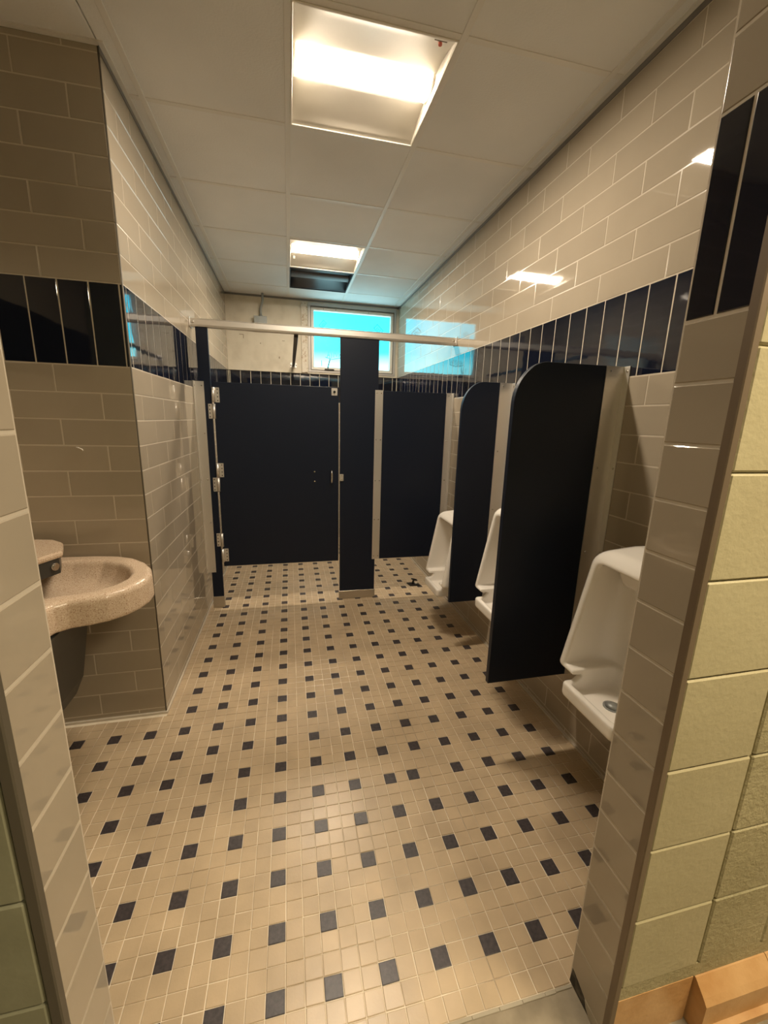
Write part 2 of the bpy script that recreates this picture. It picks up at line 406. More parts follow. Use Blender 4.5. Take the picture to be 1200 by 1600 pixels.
# ================================================================== FLOOR
fl = MB().box(XA-0.1, XR+0.1, -0.128, YB+0.1, -0.12, -0.0022).build('floor', M['fgrout'])
struct(fl, 'small square beige mosaic tile floor with a regular dark tile dot pattern')
def is_dark(i, j):
    if (i, j) == (12, 12) or i == 27: return False
    if (i, j) == (11, 12): return True
    return i % 3 == 0 and j % 3 == 0
items = []
for j in range(-2, 84):
    for i in range(-25, 28):
        x0, x1, y0, y1 = (i-.5)*T, (i+.5)*T, (j-.5)*T, (j+.5)*T
        x1 = min(x1, XR-0.004); y1 = min(y1, YB-0.004); x0 = max(x0, XA+0.004)
        if (y0+y1)/2 > YP-0.01: x0 = max(x0, XL+0.004)
        elif y1 > YP and x0 < XL: y1 = YP-0.004
        if x1-x0 < 0.010 or y1-y0 < 0.010: continue
        items.append((Vector(((x0+x1)/2, (y0+y1)/2, 0)), x1-x0, y1-y0, is_dark(i, j)))
def fscore(it):
    q = project(it[0]); d = (it[0]-CAM).length
    ok = q is not None and 110 < q[0] < 960 and 0 < q[1] < 1620
    if ok and it[0].x > JR and it[0].y < 0.25: ok = False
    if ok and it[0].x < JL - 0.05 and it[0].y < 0.1: ok = False
    return d if ok else d+50
items.sort(key=fscore); rest = MB()
for k, (P, wd, ht, dk) in enumerate(items):
    R = Matrix.Rotation(random.gauss(0, 0.006), 3, 'X') @ Matrix.Rotation(random.gauss(0, 0.006), 3, 'Y') @ Matrix.Rotation(random.gauss(0, 0.006), 3, 'Z')
    P = P + Vector((random.gauss(0, .0003), random.gauss(0, .0003), random.gauss(0, .0002)-0.004))
    g_ = 0.0024
    if k < 290:
        inst('floor_tile', tile_mesh('floor_tile', wd-g_, ht-g_, 0.004, 0.0014, 0.0008, M['mosaic_dark' if dk else 'mosaic']), fl, P, R)
    else:
        V, F_ = tile_vf(wd-g_, ht-g_, 0.004, 0.0014, 0.0008); rest.add([P + R @ Vector(v) for v in V], F_, 1 if dk else 0)
o = rest.build('floor_tile_field', [M['mosaic'], M['mosaic_dark']], fl); o['kind'] = 'stuff'
cf = MB().box(-3.5, 4.5, -3.0, -0.128, -0.12, -0.003).build('floor_corridor', M['concrete'])
struct(cf, 'bare grey brown concrete floor and threshold outside the mosaic tiles', 'floor')
lip = MB()
x = JL
while x < JR - 0.01:
    w_ = random.uniform(0.03, 0.08); lip.bbox(x, min(x+w_, JR), -0.1335-random.uniform(0, 0.003), -0.1275, -0.006, -0.0008, 0.001); x += w_ + 0.001
lip.build('mortar_edge', M['mortar'], fl)

# ================================================================== WALLS
wr = MB().box(XR+0.0009, XR+0.15, YF-0.0, YB+0.1, -0.1, H+0.25).build('wall_right', M['grout'])
struct(wr, 'long right wall of glossy beige tiles with a navy tile band')
tile_wall(wr, XR, 0, NX, YF+0.002, YB-0.002, 0.012, H, 0.526, 0.526, 0.476, 285)
wlft = MB().box(XL-0.15, XL-0.0009, YP+0.0035, YB+0.1, -0.1, H+0.25).build('wall_left', M['grout'])
struct(wlft, 'left wall of glossy beige tiles running back to the stall')
tile_wall(wlft, XL, 0, PX, YP+0.004, YB-0.002, 0.012, H, 1.48, 1.50, 1.361, 285)
wa = MB().box(XA-0.1, XL-0.15, YP+0.0009, YP+0.15, -0.1, H+0.25).box(XL-0.15, XL-0.0035, YP+0.0009, YP+0.0045, -0.1, H).build('wall_alcove', M['grout'])
struct(wa, 'shaded beige tile wall facing the camera behind the wash basin')
tile_wall(wa, YP, 1, NY, XA+0.004, XL-0.003, 0.012, H, -0.866, -0.862, -0.702-0.11*5, 285)
MB().cyl((XL-0.0045, YP+0.0045, 0), (0,0,1), 0.0042, H, 10).build('corner_bead', M['trimdark'], wa)
wal = MB().box(XA-0.15, XA, YF-0.1, YP+0.1, -0.1, H+0.25).build('wall_alcove_left', M['tile'])
struct(wal, 'plain beige wall behind the wash basin, hidden by the door reveal', 'wall')
MB().box(XA, XA+0.004, YF, YP, BB, BT).build('band', M['navy'], wal)
# caulk beads at the floor
MB().box(XA, XL, YP-0.008, YP, -0.002, 0.010).build('caulk_bead', M['grout'], wa)
MB().box(XL, XL+0.008, YP-0.008, YB, -0.002, 0.010).build('caulk_bead', M['grout'], wlft)
MB().box(XR-0.008, XR, YF, YB, -0.002, 0.010).build('caulk_bead', M['grout'], wr)
# a chip in one alcove tile
MB().tube([(-0.822,YP-0.0008,1.345),(-0.812,YP-0.001,1.343),(-0.800,YP-0.001,1.337),(-0.797,YP-0.001,1.331)], 0.0022, 6).build('chip', M['chip'], wa)

# back wall: tiled to the band, painted block above, with the window opening
WX0, WX1, WZ0, WZ1 = 0.305, 1.335, 2.02, 2.765
wb = MB().box(XL-0.1, XR+0.1, YB+0.0009, YB+0.15, -0.1, BT)
wb.box(XL-0.1, WX0, YB-0.004, YB+0.15, BT, H+0.2).box(WX1, XR+0.1, YB-0.004, YB+0.15, BT, H+0.2).box(WX0, WX1, YB-0.004, YB+0.15, WZ1, H+0.2)
wb.box(WX0, WX1, YB-0.004, YB+0.15, BT, WZ0)
wb = wb.build('wall_back', M['cream']); struct(wb, 'cream painted back wall with navy tile course below the window')
tile_wall(wb, YB, 1, NY, XL+0.002, XR-0.002, 0.012, BT, -0.4, -0.4, -0.450, 285)
MB().bbox(XL, XR, YB-0.010, YB, BT-0.004, BT+0.008, 0.003).build('mortar_ledge', M['cream'], wb)
MB().bbox(0.228, 0.300, YB-0.022, YB-0.004, BT+0.004, H-0.03, 0.004).build('peeling_board', M['peel'], wb)
for (px, pz, sx_, sz_) in ((-0.42, 2.38, 0.045, 0.006), (-0.40, 2.36, 0.006, 0.04), (-0.02, 2.16, 0.012, 0.022), (-0.22, 2.30, 0.01, 0.012), (0.03, 2.34, 0.03, 0.005)):
    MB().bbox(px-sx_/2, px+sx_/2, YB-0.0055, YB-0.003, pz-sz_/2, pz+sz_/2, 0.001).build('scuff', M['mark'], wb)

# ================================================================== front wall with doorway (corridor side in painted block)
def hall_blocks(parent, x0, x1, courses, m, seed, length=0.406, off=0.0, halves=True):
    r = random.Random(seed)
    for k, (za, zb) in enumerate(courses):
        o_ = off + (length/2 if (halves and k % 2) else 0)
        for s0, s1 in spans(x0, x1, length, o_):
            bx = MB(); j = 0.003
            bx.bbox(s0+j*0.5, s1-j*0.5, YN-0.0025+r.uniform(-.0008, .0008), YN+0.02, za+j*0.5, zb-j*0.5, 0.0035)
            bx.build('block', m, parent)
CZ = [-0.01, 0.19, 0.397, 0.60, 0.804, 1.017, 1.22, 1.42, 1.627, 1.83, 2.033, 2.236, 2.44, 2.64, 2.8]
courses = [(CZ[i], CZ[i+1]) for i in range(len(CZ)-1)]
TRX = JR + 0.016
fr = MB().box(TRX, 4.5, YN+0.004, YF, -0.1, H+0.25).box(JR+0.0012, TRX, YN+0.012, YF-0.0005, -0.1, H+0.25, 1).build('wall_front_right', [M['cmu'], M['grout']])
struct(fr, 'yellow green painted block wall right of the doorway with tiled reveal', 'wall')
hall_blocks(fr, TRX+0.002, 1.031, courses[1:], M['cmu'], 3, 0.5, TRX, False)
hall_blocks(fr, 1.034, 2.6, courses[1:], M['cmu_rough'], 4, 0.406, 1.236-0.406, True)
MB().box(TRX, 2.6, YN-0.0008, YN+0.01, 0.145, 0.19).build('mortar_band', M['cmu_rough'], fr)
MB().bbox(JR-0.0005, TRX, YN-0.006, YN+0.012, 0.0, H, 0.002).build('corner_trim', M['trim'], fr)
# reveal tiles
def reveal(parent, xf, R3, zmin):
    n = R3.col[2]
    for kind, k, za, zb in rows(zmin, 2.4):
        if kind == 'band': sp = [(YN+0.006, (YN+YF)/2+0.004), ((YN+YF)/2+0.004, YF-0.001)]; m = 'navy'
        else: sp = [(YN+0.006, YF-0.001)]; m = 'tile'
        for s0, s1 in sp:
            if zb-za < 0.02: continue
            P = Vector((xf, (s0+s1)/2, (za+zb)/2)) - n*0.006
            tilt = Matrix.Rotation(random.gauss(0, 0.002), 3, 'X') @ Matrix.Rotation(random.gauss(0, 0.002), 3, 'Y')
            inst('wall_tile' if m == 'tile' else 'band_tile', tile_mesh('reveal_tile', s1-s0-0.003, zb-za-0.003, 0.006, 0.003, 0.002, M[m]), parent, P, R3 @ tilt)
reveal(fr, JR, NX, 0.143)
# bottom broken course of the right reveal: two tile shards over dark substrate and mortar
MB().prism([(YN+0.008,0.034),(YN+0.006,0.141),(YF-0.002,0.141),(YF-0.003,0.058),(YF-0.05,0.036)], 0, JR, JR+0.0075, b=0.0015).build('broken_tile', M['tile'], fr)
MB().prism([(YN+0.01,0.0),(YN+0.008,0.032),(YF-0.055,0.030),(YF-0.062,0.012),(YF-0.075,0.0)], 0, JR+0.0002, JR+0.0075, b=0.001).build('broken_tile', M['mortar'], fr)
MB().prism([(YF-0.072,0.0),(YF-0.058,0.030),(YF-0.004,0.054),(YF-0.0003,0.0)], 0, JR+0.0008, JR+0.0075, b=0.001).build('exposed_backing', M['grime'], fr)
# tan base: flush next to the trim, then a projecting course
MB().box(TRX, 1.030, YN-0.002, YN+0.01, -0.003, 0.147).build('painted_base', M['tan'], fr)
for s0, s1 in ((1.036, 1.262), (1.264, 1.67), (1.672, 2.08), (2.082, 2.5)):
    MB().prism([(YN+0.01,-0.003),(YN-0.05,-0.003),(YN-0.052,0.030),(YN-0.040,0.036),(YN-0.040,0.105),(YN-0.030,0.118),(YN-0.004,0.145),(YN+0.01,0.147)], 0, s0, s1).build('base_block', M['tan'], fr)

fle = MB().box(-3.5, JL-0.016, YN+0.004, YF, -0.1, H+0.25).box(JL-0.016, JL-0.0012, YN+0.012, YF-0.0005, -0.1, H+0.25, 1).build('wall_front_left', [M['cmu_shade'], M['grout']])
struct(fle, 'painted block wall left of the doorway, low light put into its darker colour, with tiled reveal', 'wall')
MB().bbox(JL-0.016, JL+0.0005, YN-0.004, YN+0.012, 0.0, H, 0.002).build('corner_trim', M['trimdark'], fle)
hall_blocks(fle, -2.4, JL-0.017, [(CZ[i], CZ[i+1]) for i in range(len(CZ)-1)], M['cmu_shade'], 5, 0.406, JL-0.017-0.406*5, True)
reveal(fle, JL, PX, 0.0)
hd = MB().box(JL-0.02, JR+0.02, YN, YF, 2.42, H+0.25).build('wall_front_header', M['cmu'])
struct(hd, 'painted wall strip over the doorway, above the frame', 'wall')
# corridor shell
cs = MB().box(-3.6, 4.6, -3.1, -3.0, -0.1, 3.0).build('wall_corridor_back', M['cmu_shade']); struct(cs, 'painted corridor wall behind the camera', 'wall')
cs = MB().box(-3.6, -3.5, -3.0, YF, -0.1, 3.0).build('wall_corridor_left', M['cmu_shade']); struct(cs, 'painted corridor end wall on the left', 'wall')
cs = MB().box(4.5, 4.6, -3.0, YF, -0.1, 3.0).build('wall_corridor_right', M['cmu']); struct(cs, 'painted corridor end wall on the right', 'wall')
cs = MB().box(-3.6, 4.6, -3.1, YN+0.004, 2.7, 2.8).build('ceiling_corridor', M['ceiling']); struct(cs, 'corridor ceiling above the camera', 'ceiling')

# ================================================================== CEILING
ce = MB().box(XA-0.15, XR+0.15, YF-0.05, YB+0.15, H+0.16, H+0.25).build('ceiling', M['ceiling'])
struct(ce, 'white suspended ceiling of square acoustic panels in a metal grid')
GX = [XA, -1.105, -0.505, 0.095, 0.695, 1.30, XR]; GY = [YF, 0.245, 0.855, 1.465, 2.075, 2.685, 3.295, 3.905, YB]
LIGHTS = {(3, 2): 'on', (3, 5): 'on', (3, 6): 'off'}
for i in range(len(GX)-1):
    for j in range(len(GY)-1):
        x0, x1, y0, y1 = GX[i], GX[i+1], GY[j], GY[j+1]
        if (i, j) in LIGHTS: continue
        if x1 <= XL+0.08 and i < 1 and y0 >= YP: continue
        if y0 >= YP and x0 < XL: x0 = XL
        pieces = [(x0, x1, y0, y1)]
        if y0 < YP < y1 and x0 < XL:
            pieces = [(x0, min(x1, XL), y0, YP)] + ([(XL, x1, y0, y1)] if x1 > XL else [])
        for a, b, c, d in pieces:
            if b-a < 0.015 or d-c < 0.015: continue
            inst('ceiling_tile', tile_mesh('ceiling_tile', b-a-0.004, d-c-0.004, 0.012, 0.002, 0.002, M['ceiling']), ce, ((a+b)/2, (c+d)/2, H+0.015), DN)
tb = 0.012
for k, x in enumerate(GX[1:-1]):
    y1 = YB if x > XL else YP
    MB().bbox(x-tb, x+tb, YF, y1, H, H+0.012, 0.001).build('grid_bar', M['tbar'], ce)
for y in GY[1:-1]:
    x0 = XA if y < YP else XL
    for a, b in zip(GX[:-1], GX[1:]):
        a = max(a, x0)
        if b - a < 0.03: continue
        MB().bbox(a+tb, b-tb if b < XR else b, y-tb, y+tb, H+0.0006, H+0.012, 0.001).build('grid_bar', M['tbar'], ce)
def wall_angle(x0, x1, y0, y1, dx, dy):
    m_ = MB(); m_.box(x0, x1, y0, y1, H-0.001, H+0.002); return m_
MB().box(XR-0.022, XR, YF, YB, H-0.002, H+0.003).build('wall_angle', M['tbar'], ce)
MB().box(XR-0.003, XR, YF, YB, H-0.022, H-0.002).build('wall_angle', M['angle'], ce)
MB().box(XL, XL+0.022, YP-0.02, YB, H-0.002, H+0.003).build('wall_angle', M['tbar'], ce)
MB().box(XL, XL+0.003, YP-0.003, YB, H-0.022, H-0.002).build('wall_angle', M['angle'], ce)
MB().box(XA, XL+0.003, YP-0.022, YP, H-0.002, H+0.003).build('wall_angle', M['tbar'], ce)
MB().box(XL, XR, YB-0.026, YB-0.004, H-0.002, H+0.003).build('wall_angle', M['tbar'], ce)
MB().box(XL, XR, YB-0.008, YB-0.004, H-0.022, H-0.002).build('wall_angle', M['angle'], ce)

def troffer(i, j, label, lit):
    x0, x1, y0, y1 = GX[i]+tb, GX[i+1]-tb, GY[j]+tb, GY[j+1]-tb
    t = thing('ceiling_light', label, 'ceiling light', ((x0+x1)/2, (y0+y1)/2, H))
    pm = M['troffer'] if lit else M['greytroffer']; lm = M['lens'] if lit else M['greylens']
    f = MB(); fw = 0.006
    f.bbox(x0, x1, y0, y0+fw, H-0.002, H+0.014, 0.0008).bbox(x0, x1, y1-fw, y1, H-0.002, H+0.014, 0.0008)
    f.bbox(x0, x0+fw, y0+fw, y1-fw, H-0.002, H+0.014, 0.0008).bbox(x1-fw, x1, y0+fw, y1-fw, H-0.002, H+0.014, 0.0008)
    f.build('frame', M['white'] if lit else M['greytroffer'], t)
    yc = (y0+y1)/2+0.006; hw = 0.069
    # two sloping pans rising to the central lens, end walls, closed top
    for s in (-1, 1):
        ye = y0+fw if s < 0 else y1-fw; yi = yc + s*(hw+0.004)
        n = 10; V = []
        for k in range(n+1):
            u = k/n; y = ye + (yi-ye)*u; z = H + 0.002 + 0.048*math.sin(u*math.pi/2)**0.9
            V += [(x0+fw, y, z), (x1-fw, y, z), (x0+fw, y, z+0.003), (x1-fw, y, z+0.003)]
        F_ = []
        for k in range(n):
            a = 4*k; b = a+4
            F_ += [(a, a+1, b+1, b), (a+2, b+2, b+3, a+3), (a, b, b+2, a+2), (a+1, a+3, b+3, b+1)]
        F_ += [(0, 2, 3, 1), (4*n, 4*n+1, 4*n+3, 4*n+2)]
        MB().add(V, F_, 0, True).build('reflector_pan', pm, t)
    for xe, s in ((x0+fw, 1), (x1-fw, -1)):
        MB().box(min(xe, xe+s*0.002), max(xe, xe+s*0.002), y0+fw, y1-fw, H+0.001, H+0.10).build('end_wall', pm, t)
    MB().box(x0, x1, y0, y1, H+0.10, H+0.105).build('housing', pm, t)
    # arched lens
    n = 12; xa, xb = x0+fw+0.012, x1-fw-0.012; prof = []
    for k in range(n+1):
        a = math.pi*k/n; prof.append((yc - hw*math.cos(a), H+0.048 - 0.024*math.sin(a)))
    prof += [(yc+hw, H+0.060), (yc-hw, H+0.060)]
    le = MB().prism(prof, 0, xa, xb).build('lens', lm, t)
    if lit:
        d = bpy.data.lights.new('lamp_tube', 'AREA'); d.shape = 'RECTANGLE'; d.size, d.size_y = xb-xa-0.03, 2*hw-0.05
        d.energy = TUBE_W; d.color = LAMP_COL
        lo = bpy.data.objects.new('lamp_tube', d); COL.objects.link(lo); lo.parent = t; lo.location = (0, 0.006, 0.0220)
    for xe in (xa-0.008, xb):
        MB().prism([(y, z-0.003 if k <= n else z) for k, (y, z) in enumerate(prof)], 0, xe, xe+0.008).build('lens_end_cap', M['white'] if lit else M['greytroffer'], t)
    return t
t = troffer(3, 2, 'large square recessed ceiling light nearest the camera, lit', True)
xx, yy = GX[4]-0.065, GY[2]+0.03
MB().bbox(xx-0.028, xx+0.02, yy, yy+0.018, H+0.012, H+0.016, 0.001).build('clip', M['trim'], t)
MB().cyl((xx-0.002, yy+0.028, H+0.010), (0, 0, 1), 0.007, 0.02, 10).build('red_indicator', mat('red_plastic', (0.7, 0.16, 0.10), 0.4), t)
t = troffer(3, 5, 'lit square recessed ceiling light farther back, before the unlit one', True)
MB().cyl((GX[3]+0.05, GY[5]+0.46, H+0.02), (0, 0, 1), 0.009, 0.02, 10).build('knob', M['white'], t)
troffer(3, 6, 'dark unlit recessed ceiling fixture in front of the window', False)

# ================================================================== WINDOW
win = MB()
def ring(mb, x0, x1, z0, z1, wd, ya, yb, b=0.002):
    mb.bbox(x0, x1, ya, yb, z0, z0+wd, b).bbox(x0, x1, ya, yb, z1-wd, z1, b).bbox(x0, x0+wd, ya, yb, z0+wd, z1-wd, b).bbox(x1-wd, x1, ya, yb, z0+wd, z1-wd, b)
    return mb
win = ring(MB(), WX0, WX1, WZ0, WZ1, 0.032, YB-0.012, YB+0.06).build('window_1', M['winframe'])
struct(win, 'small high window showing bright cyan sky behind the stall')
ring(MB(), WX0+0.030, WX1-0.030, WZ0+0.028, WZ1-0.028-0.01, 0.036, YB+0.0, YB+0.05, 0.004).build('sash', M['white'], win)
ring(MB(), WX0+0.028, WX1-0.028, WZ0+0.026, WZ1-0.034, 0.006, YB-0.016, YB+0.0).build('gasket', M['trimdark'], win)
gx0, gx1, gz0, gz1 = WX0+0.066, WX1-0.066, WZ0+0.064, WZ1-0.074
MB().box(gx0-0.004, gx1+0.004, YB+0.03, YB+0.034, gz0-0.004, gz1+0.004).build('pane', M['glass'], win)
for sx_ in (0.48, 0.62, 1.0): MB().cyl((sx_, YB-0.001, WZ1-0.056), (0,-1,0), 0.004, 0.002, 8).build('screw', M['screw'], win)
# operator handle
MB().bbox(0.49, 0.60, YB-0.03, YB+0.0, WZ0+0.030, WZ0+0.044, 0.002).tube([(0.525, YB-0.02, WZ0+0.04), (0.530, YB-0.03, WZ0+0.075), (0.550, YB-0.035, WZ0+0.15)], 0.006, 8).build('latch_handle', M['charcoal'], win)
# stickers: tilted square outlines with a small mark inside
def sticker(cx, cz, s, ang, bars):
    mb = MB(); y0, y1 = YB+0.028, YB+0.0295; ca, sa = math.cos(ang), math.sin(ang)
    def quad(a, b, c, d):
        P = [(cx+ca*u-sa*v, cz+sa*u+ca*v) for u, v in ((a, c), (b, c), (b, d), (a, d))]; mb.prism(P, 1, y0, y1)
    t_ = s*0.12
    quad(-s, s, -s*.62, -s*.62+t_); quad(-s, s, s*.62-t_, s*.62); quad(-s, -s+t_, -s*.62, s*.62); quad(s-t_, s, -s*.62, s*.62)
    for k in range(bars): u = -s*0.6 + 1.2*s*(k+0.5)/bars; quad(u-s*0.06, u+s*0.06, -s*0.35, s*(0.1+0.25*((k*7) % 3)/2))
    mb.build('sticker', M['ink'], win)
sticker(0.475, 2.555, 0.040, 0.85, 4); sticker(1.13, 2.545, 0.052, -0.75, 3)
scr = MB(); yv = YB+0.028
def stroke(pts): scr.tube([(0.52+u*1.0, yv, 2.19+v*1.0) for u, v in pts], 0.0032, 5)
stroke([(0,0.0),(0.02,0.07),(0.035,0.0)]); stroke([(0.006,0.03),(0.03,0.035)]); stroke([(0.055,0.0),(0.05,0.06),(0.08,0.01),(0.085,0.065)])
stroke([(0.10,0.065),(0.115,0.02),(0.13,0.06),(0.14,0.02),(0.165,0.07)]); stroke([(-0.02,0.01),(0.06,-0.012),(0.17,0.012)]); stroke([(-0.06,-0.09),(-0.062,-0.03)])
scr.build('scribble', M['ink'], win)

# electrical box and conduit on the back wall
t = thing('junction_box', 'grey metal electrical box with bent conduit, high on cream back wall', 'electrical box', (-0.205, YB, 2.44))
MB().bbox(-0.27, -0.145, YB-0.062, YB-0.004, 2.435, 2.565, 0.004).build('box_body', M['galv'], t)
MB().bbox(-0.275, -0.140, YB-0.066, YB-0.061, 2.43, 2.57, 0.002).build('cover_plate', M['galv'], t)
MB().tube([(-0.205, YB-0.035, 2.565), (-0.205, YB-0.035, 2.62), (-0.202, YB-0.040, 2.65), (-0.19, YB-0.055, 2.69), (-0.18, YB-0.075, 2.73), (-0.178, YB-0.08, H-0.001)], 0.0125, 12).build('conduit', M['galv'], t)
MB().cyl((-0.205, YB-0.035, 2.562), (0,0,1), 0.019, 0.022, 12).build('conduit_connector', M['galv'], t)

# ================================================================== TOILET STALL
def rivets(parent, pts, nrm, r=0.0055):
    for p in pts:
        MB().cyl(Vector(p), nrm, r, 0.003, 10, r2=r*0.6).build('rivet', M['chrome'], parent)
TH = 0.025
ZB0, ZT = 0.345, 1.722
pl = thing('stall_pilaster', 'narrow navy stall post beside the left wall, carrying the door hinges', 'stall pilaster', (-0.505, YS+TH/2, 0))
MB().bbox(-0.545, -0.467, YS, YS+TH, 0.06, 2.0875, 0.002).build('post_panel', M['part'], pl)
MB().bbox(-0.549, -0.463, YS-0.003, YS+TH+0.003, 0.0005, 0.095, 0.0015).build('floor_shoe', M['shoe'], pl)
c_ = MB().box(XL+0.0005, -0.512, YS-0.004, YS-0.0005, 0.30, ZT+0.008).box(XL+0.0005, XL+0.004, YS-0.045, YS-0.004, 0.30, ZT+0.008).build('wall_channel', M['alu'], pl)
rivets(c_, [(-0.528, YS-0.004, z) for z in (1.70, 1.37, 1.03, 0.70, 0.33)], (0,-1,0))
rivets(c_, [(XL+0.004, YS-0.025, z) for z in (1.70, 1.03, 0.33)], (1,0,0))
HX, HH = -0.452, 0.052
def hinge_leaf(parent, zc, side):
    """flat screwed leaf; side +1 on the door, -1 on the post"""
    a, b = (HX+0.008, HX+0.040) if side > 0 else (HX-0.040, HX-0.0118)
    hg = MB().bbox(a, b, YS-0.0055, YS-0.0005, zc-HH, zc+HH, 0.001).build('hinge_leaf', M['alu'], parent)
    for k in range(4):
        MB().cyl(((a+b)/2+side*0.004, YS-0.0055, zc-HH*0.75+k*HH*0.5), (0,-1,0), 0.0042, 0.0012, 8).build('screw', M['screw'], hg)
def hinge_barrel(parent, zc):
    MB().cyl((HX, YS-0.0118, zc-HH), (0,0,1), 0.0112, 2*HH, 14).build('hinge_barrel', M['alu'], parent)
for z in (1.525, 0.992, 0.562): hinge_leaf(pl, z, -1)
dr = thing('stall_door', 'wide dark navy toilet stall door hung on three metal hinges', 'stall door', (0, YS+TH/2, ZB0))
MB().bbox(-0.452, 0.444, YS, YS+TH, ZB0, ZT+0.008, 0.002).build('door_panel', M['part'], dr)
for z in (1.640, 1.100, 0.438): hinge_leaf(dr, z, 1)
for z in (1.640, 1.525, 1.100, 0.992, 0.562, 0.438): hinge_barrel(dr, z)
hk = MB().bbox(0.388, 0.434, YS-0.004, YS-0.0005, 1.668, 1.722, 0.0015).build('bumper_plate', M['alu'], dr)
MB().cyl((0.411, YS-0.004, 1.695), (0,-1,0), 0.010, 0.012, 12, r2=0.008).build('bumper', M['black'], hk)
ph = MB().tube([(0.388, YS, 1.100), (0.388, YS-0.025, 1.095), (0.388, YS-0.032, 1.075), (0.388, YS-0.032, 1.025), (0.388, YS-0.025, 1.005), (0.388, YS, 1.0)], 0.0075, 10).build('pull_handle', M['chrome'], dr)
for z in (1.088, 1.012): MB().cyl((0.256, YS, z), (0,-1,0), 0.0075, 0.004, 12, r2=0.005).build('bolt', M['chrome'], dr)
pm = thing('stall_pilaster', 'wide navy stall post standing on the floor right of the stall door', 'stall pilaster', (0.6, YS+TH/2, 0))
MB().bbox(0.456, 0.752, YS, YS+TH, 0.06, 2.0875, 0.002).build('post_panel', M['part'], pm)
MB().bbox(0.450, 0.758, YS-0.003, YS+TH+0.003, 0.0005, 0.072, 0.0015).build('floor_shoe', M['shoe'], pm)
MB().bbox(0.444, 0.4485, YS+0.006, YS+0.018, 0.40, 1.56, 0.001).build('door_stop_strip', M['alu'], pm)
kp = MB().bbox(0.452, 0.482, YS-0.012, YS-0.0005, 1.015, 1.068, 0.001).build('latch_keeper', M['alu'], pm)
for z in (1.058, 1.026): MB().cyl((0.468, YS-0.012, z), (0,-1,0), 0.004, 0.001, 8).build('screw', M['chrome'], kp)
pn = thing('fixed_partition', 'navy fixed stall partition between the wide post and the right wall', 'partition', (1.05, YS+TH/2, ZB0))
MB().bbox(0.762, XR-0.006, YS+0.001, YS+TH+0.001, ZB0, ZT-0.002, 0.002).build('panel', M['part'], pn)
c_ = MB().bbox(0.727, 0.790, YS-0.0045, YS-0.0005, ZB0, ZT, 0.001).build('joint_strip', M['alu'], pn)
rivets(c_, [(x, YS-0.0045, z) for x in (0.741, 0.776) for z in (1.700, 1.343, 1.015, 0.690, 0.372)], (0,-1,0))
c_ = MB().box(1.315, XR-0.0005, YS-0.0045, YS+0.0005, ZB0, ZT).box(XR-0.004, XR-0.0005, YS-0.04, YS-0.0045, ZB0, ZT).build('wall_channel', M['alu'], pn)
rivets(c_, [(1.335, YS-0.0045, z) for z in (1.700, 1.343, 1.015, 0.690, 0.372)], (0,-1,0))
hr = thing('head_rail', 'long aluminium head rail across the top of the stall', 'rail', ((XL+XR)/2, YS+TH/2, 2.095))
MB().prism([(YS-0.010, 2.088), (YS-0.014, 2.100), (YS-0.014, 2.132), (YS-0.006, 2.141), (YS+0.036, 2.141), (YS+0.040, 2.132), (YS+0.040, 2.096), (YS+0.036, 2.088)], 0, XL+0.004, XR-0.004).build('rail', M['alu'], hr)
for x0, x1 in ((XL+0.0005, XL+0.004), (XR-0.004, XR-0.0005)):
    b_ = MB().bbox(x0, x1, YS-0.034, YS+0.055, 2.084, 2.146, 0.001).build('wall_bracket', M['alu'], hr)
for x in (XL+0.02, XR-0.02):
    MB().cyl((x, YS-0.013, 2.116), (0,-1,0), 0.011, 0.006, 12, r2=0.007).build('bracket_screw', M['chrome'], hr)
hb = thing('rail_brace', 'thin aluminium brace from the head rail to the painted wall, shade put into its dark colour', 'brace', (0.14, (YS+YB)/2, 2.075))
MB().bbox(0.120, 0.150, YS+0.041, YB-0.012, 2.070, 2.100, 0.003).build('brace_bar', M['charcoal'], hb)  # aluminium bar; its shaded look from below is put in as charcoal colour
MB().bbox(0.098, 0.172, YB-0.0135, YB-0.0102, 2.058, 2.110, 0.001).build('wall_flange', M['alu'], hb)
for x in (0.106, 0.164): MB().cyl((x, YB-0.0135, 2.084), (0,-1,0), 0.006, 0.004, 8).build('screw', M['screw'], hb)

# ================================================================== URINAL SCREENS
def screen(name_label, y, x0, R_, ztop, zbot):
    t = thing('urinal_screen', name_label, 'privacy screen', (XR, y, zbot), 'urinal privacy screens')
    P = [(XR-0.008, zbot), (XR-0.008, ztop), (x0+R_, ztop)]
    for k in range(1, 17):
        a = math.pi/2*k/16; P.append((x0+R_-R_*math.sin(a), ztop-1.25*R_+1.25*R_*math.cos(a)))
    P += [(x0, zbot)]
    MB().prism(P, 1, y-TH/2, y+TH/2, b=0.002).build('panel', M['part'], t)
    for s in (-1, 1):
        yf = y + s*TH/2; a, b = sorted((yf+s*0.0005, yf+s*0.0035)); e, f_ = sorted((yf+s*0.0005, yf+s*0.034))
        c = MB().box(XR-0.082, XR-0.0005, a, b, zbot, ztop-0.001).box(XR-0.0036, XR-0.0005, e, f_, zbot, ztop-0.001).build('wall_channel', M['alu'], t)
        rivets(c, [(XR-0.064, yf+s*0.0035, z) for z in (ztop-0.02, ztop-0.40, ztop-0.76, zbot+0.03)], (0, s, 0))
        rivets(c, [(XR-0.0036, yf+s*0.022, z) for z in (ztop-0.02, ztop-0.40, ztop-0.76, zbot+0.03)], (-1, 0, 0))
    return t
screen('large black privacy screen nearest the camera, rounded upper corner', 0.662, 0.899, 0.13, 1.725, 0.372)
screen('smaller black privacy screen farther back, between two urinals', 1.505, 1.052, 0.135, 1.728, 0.355)

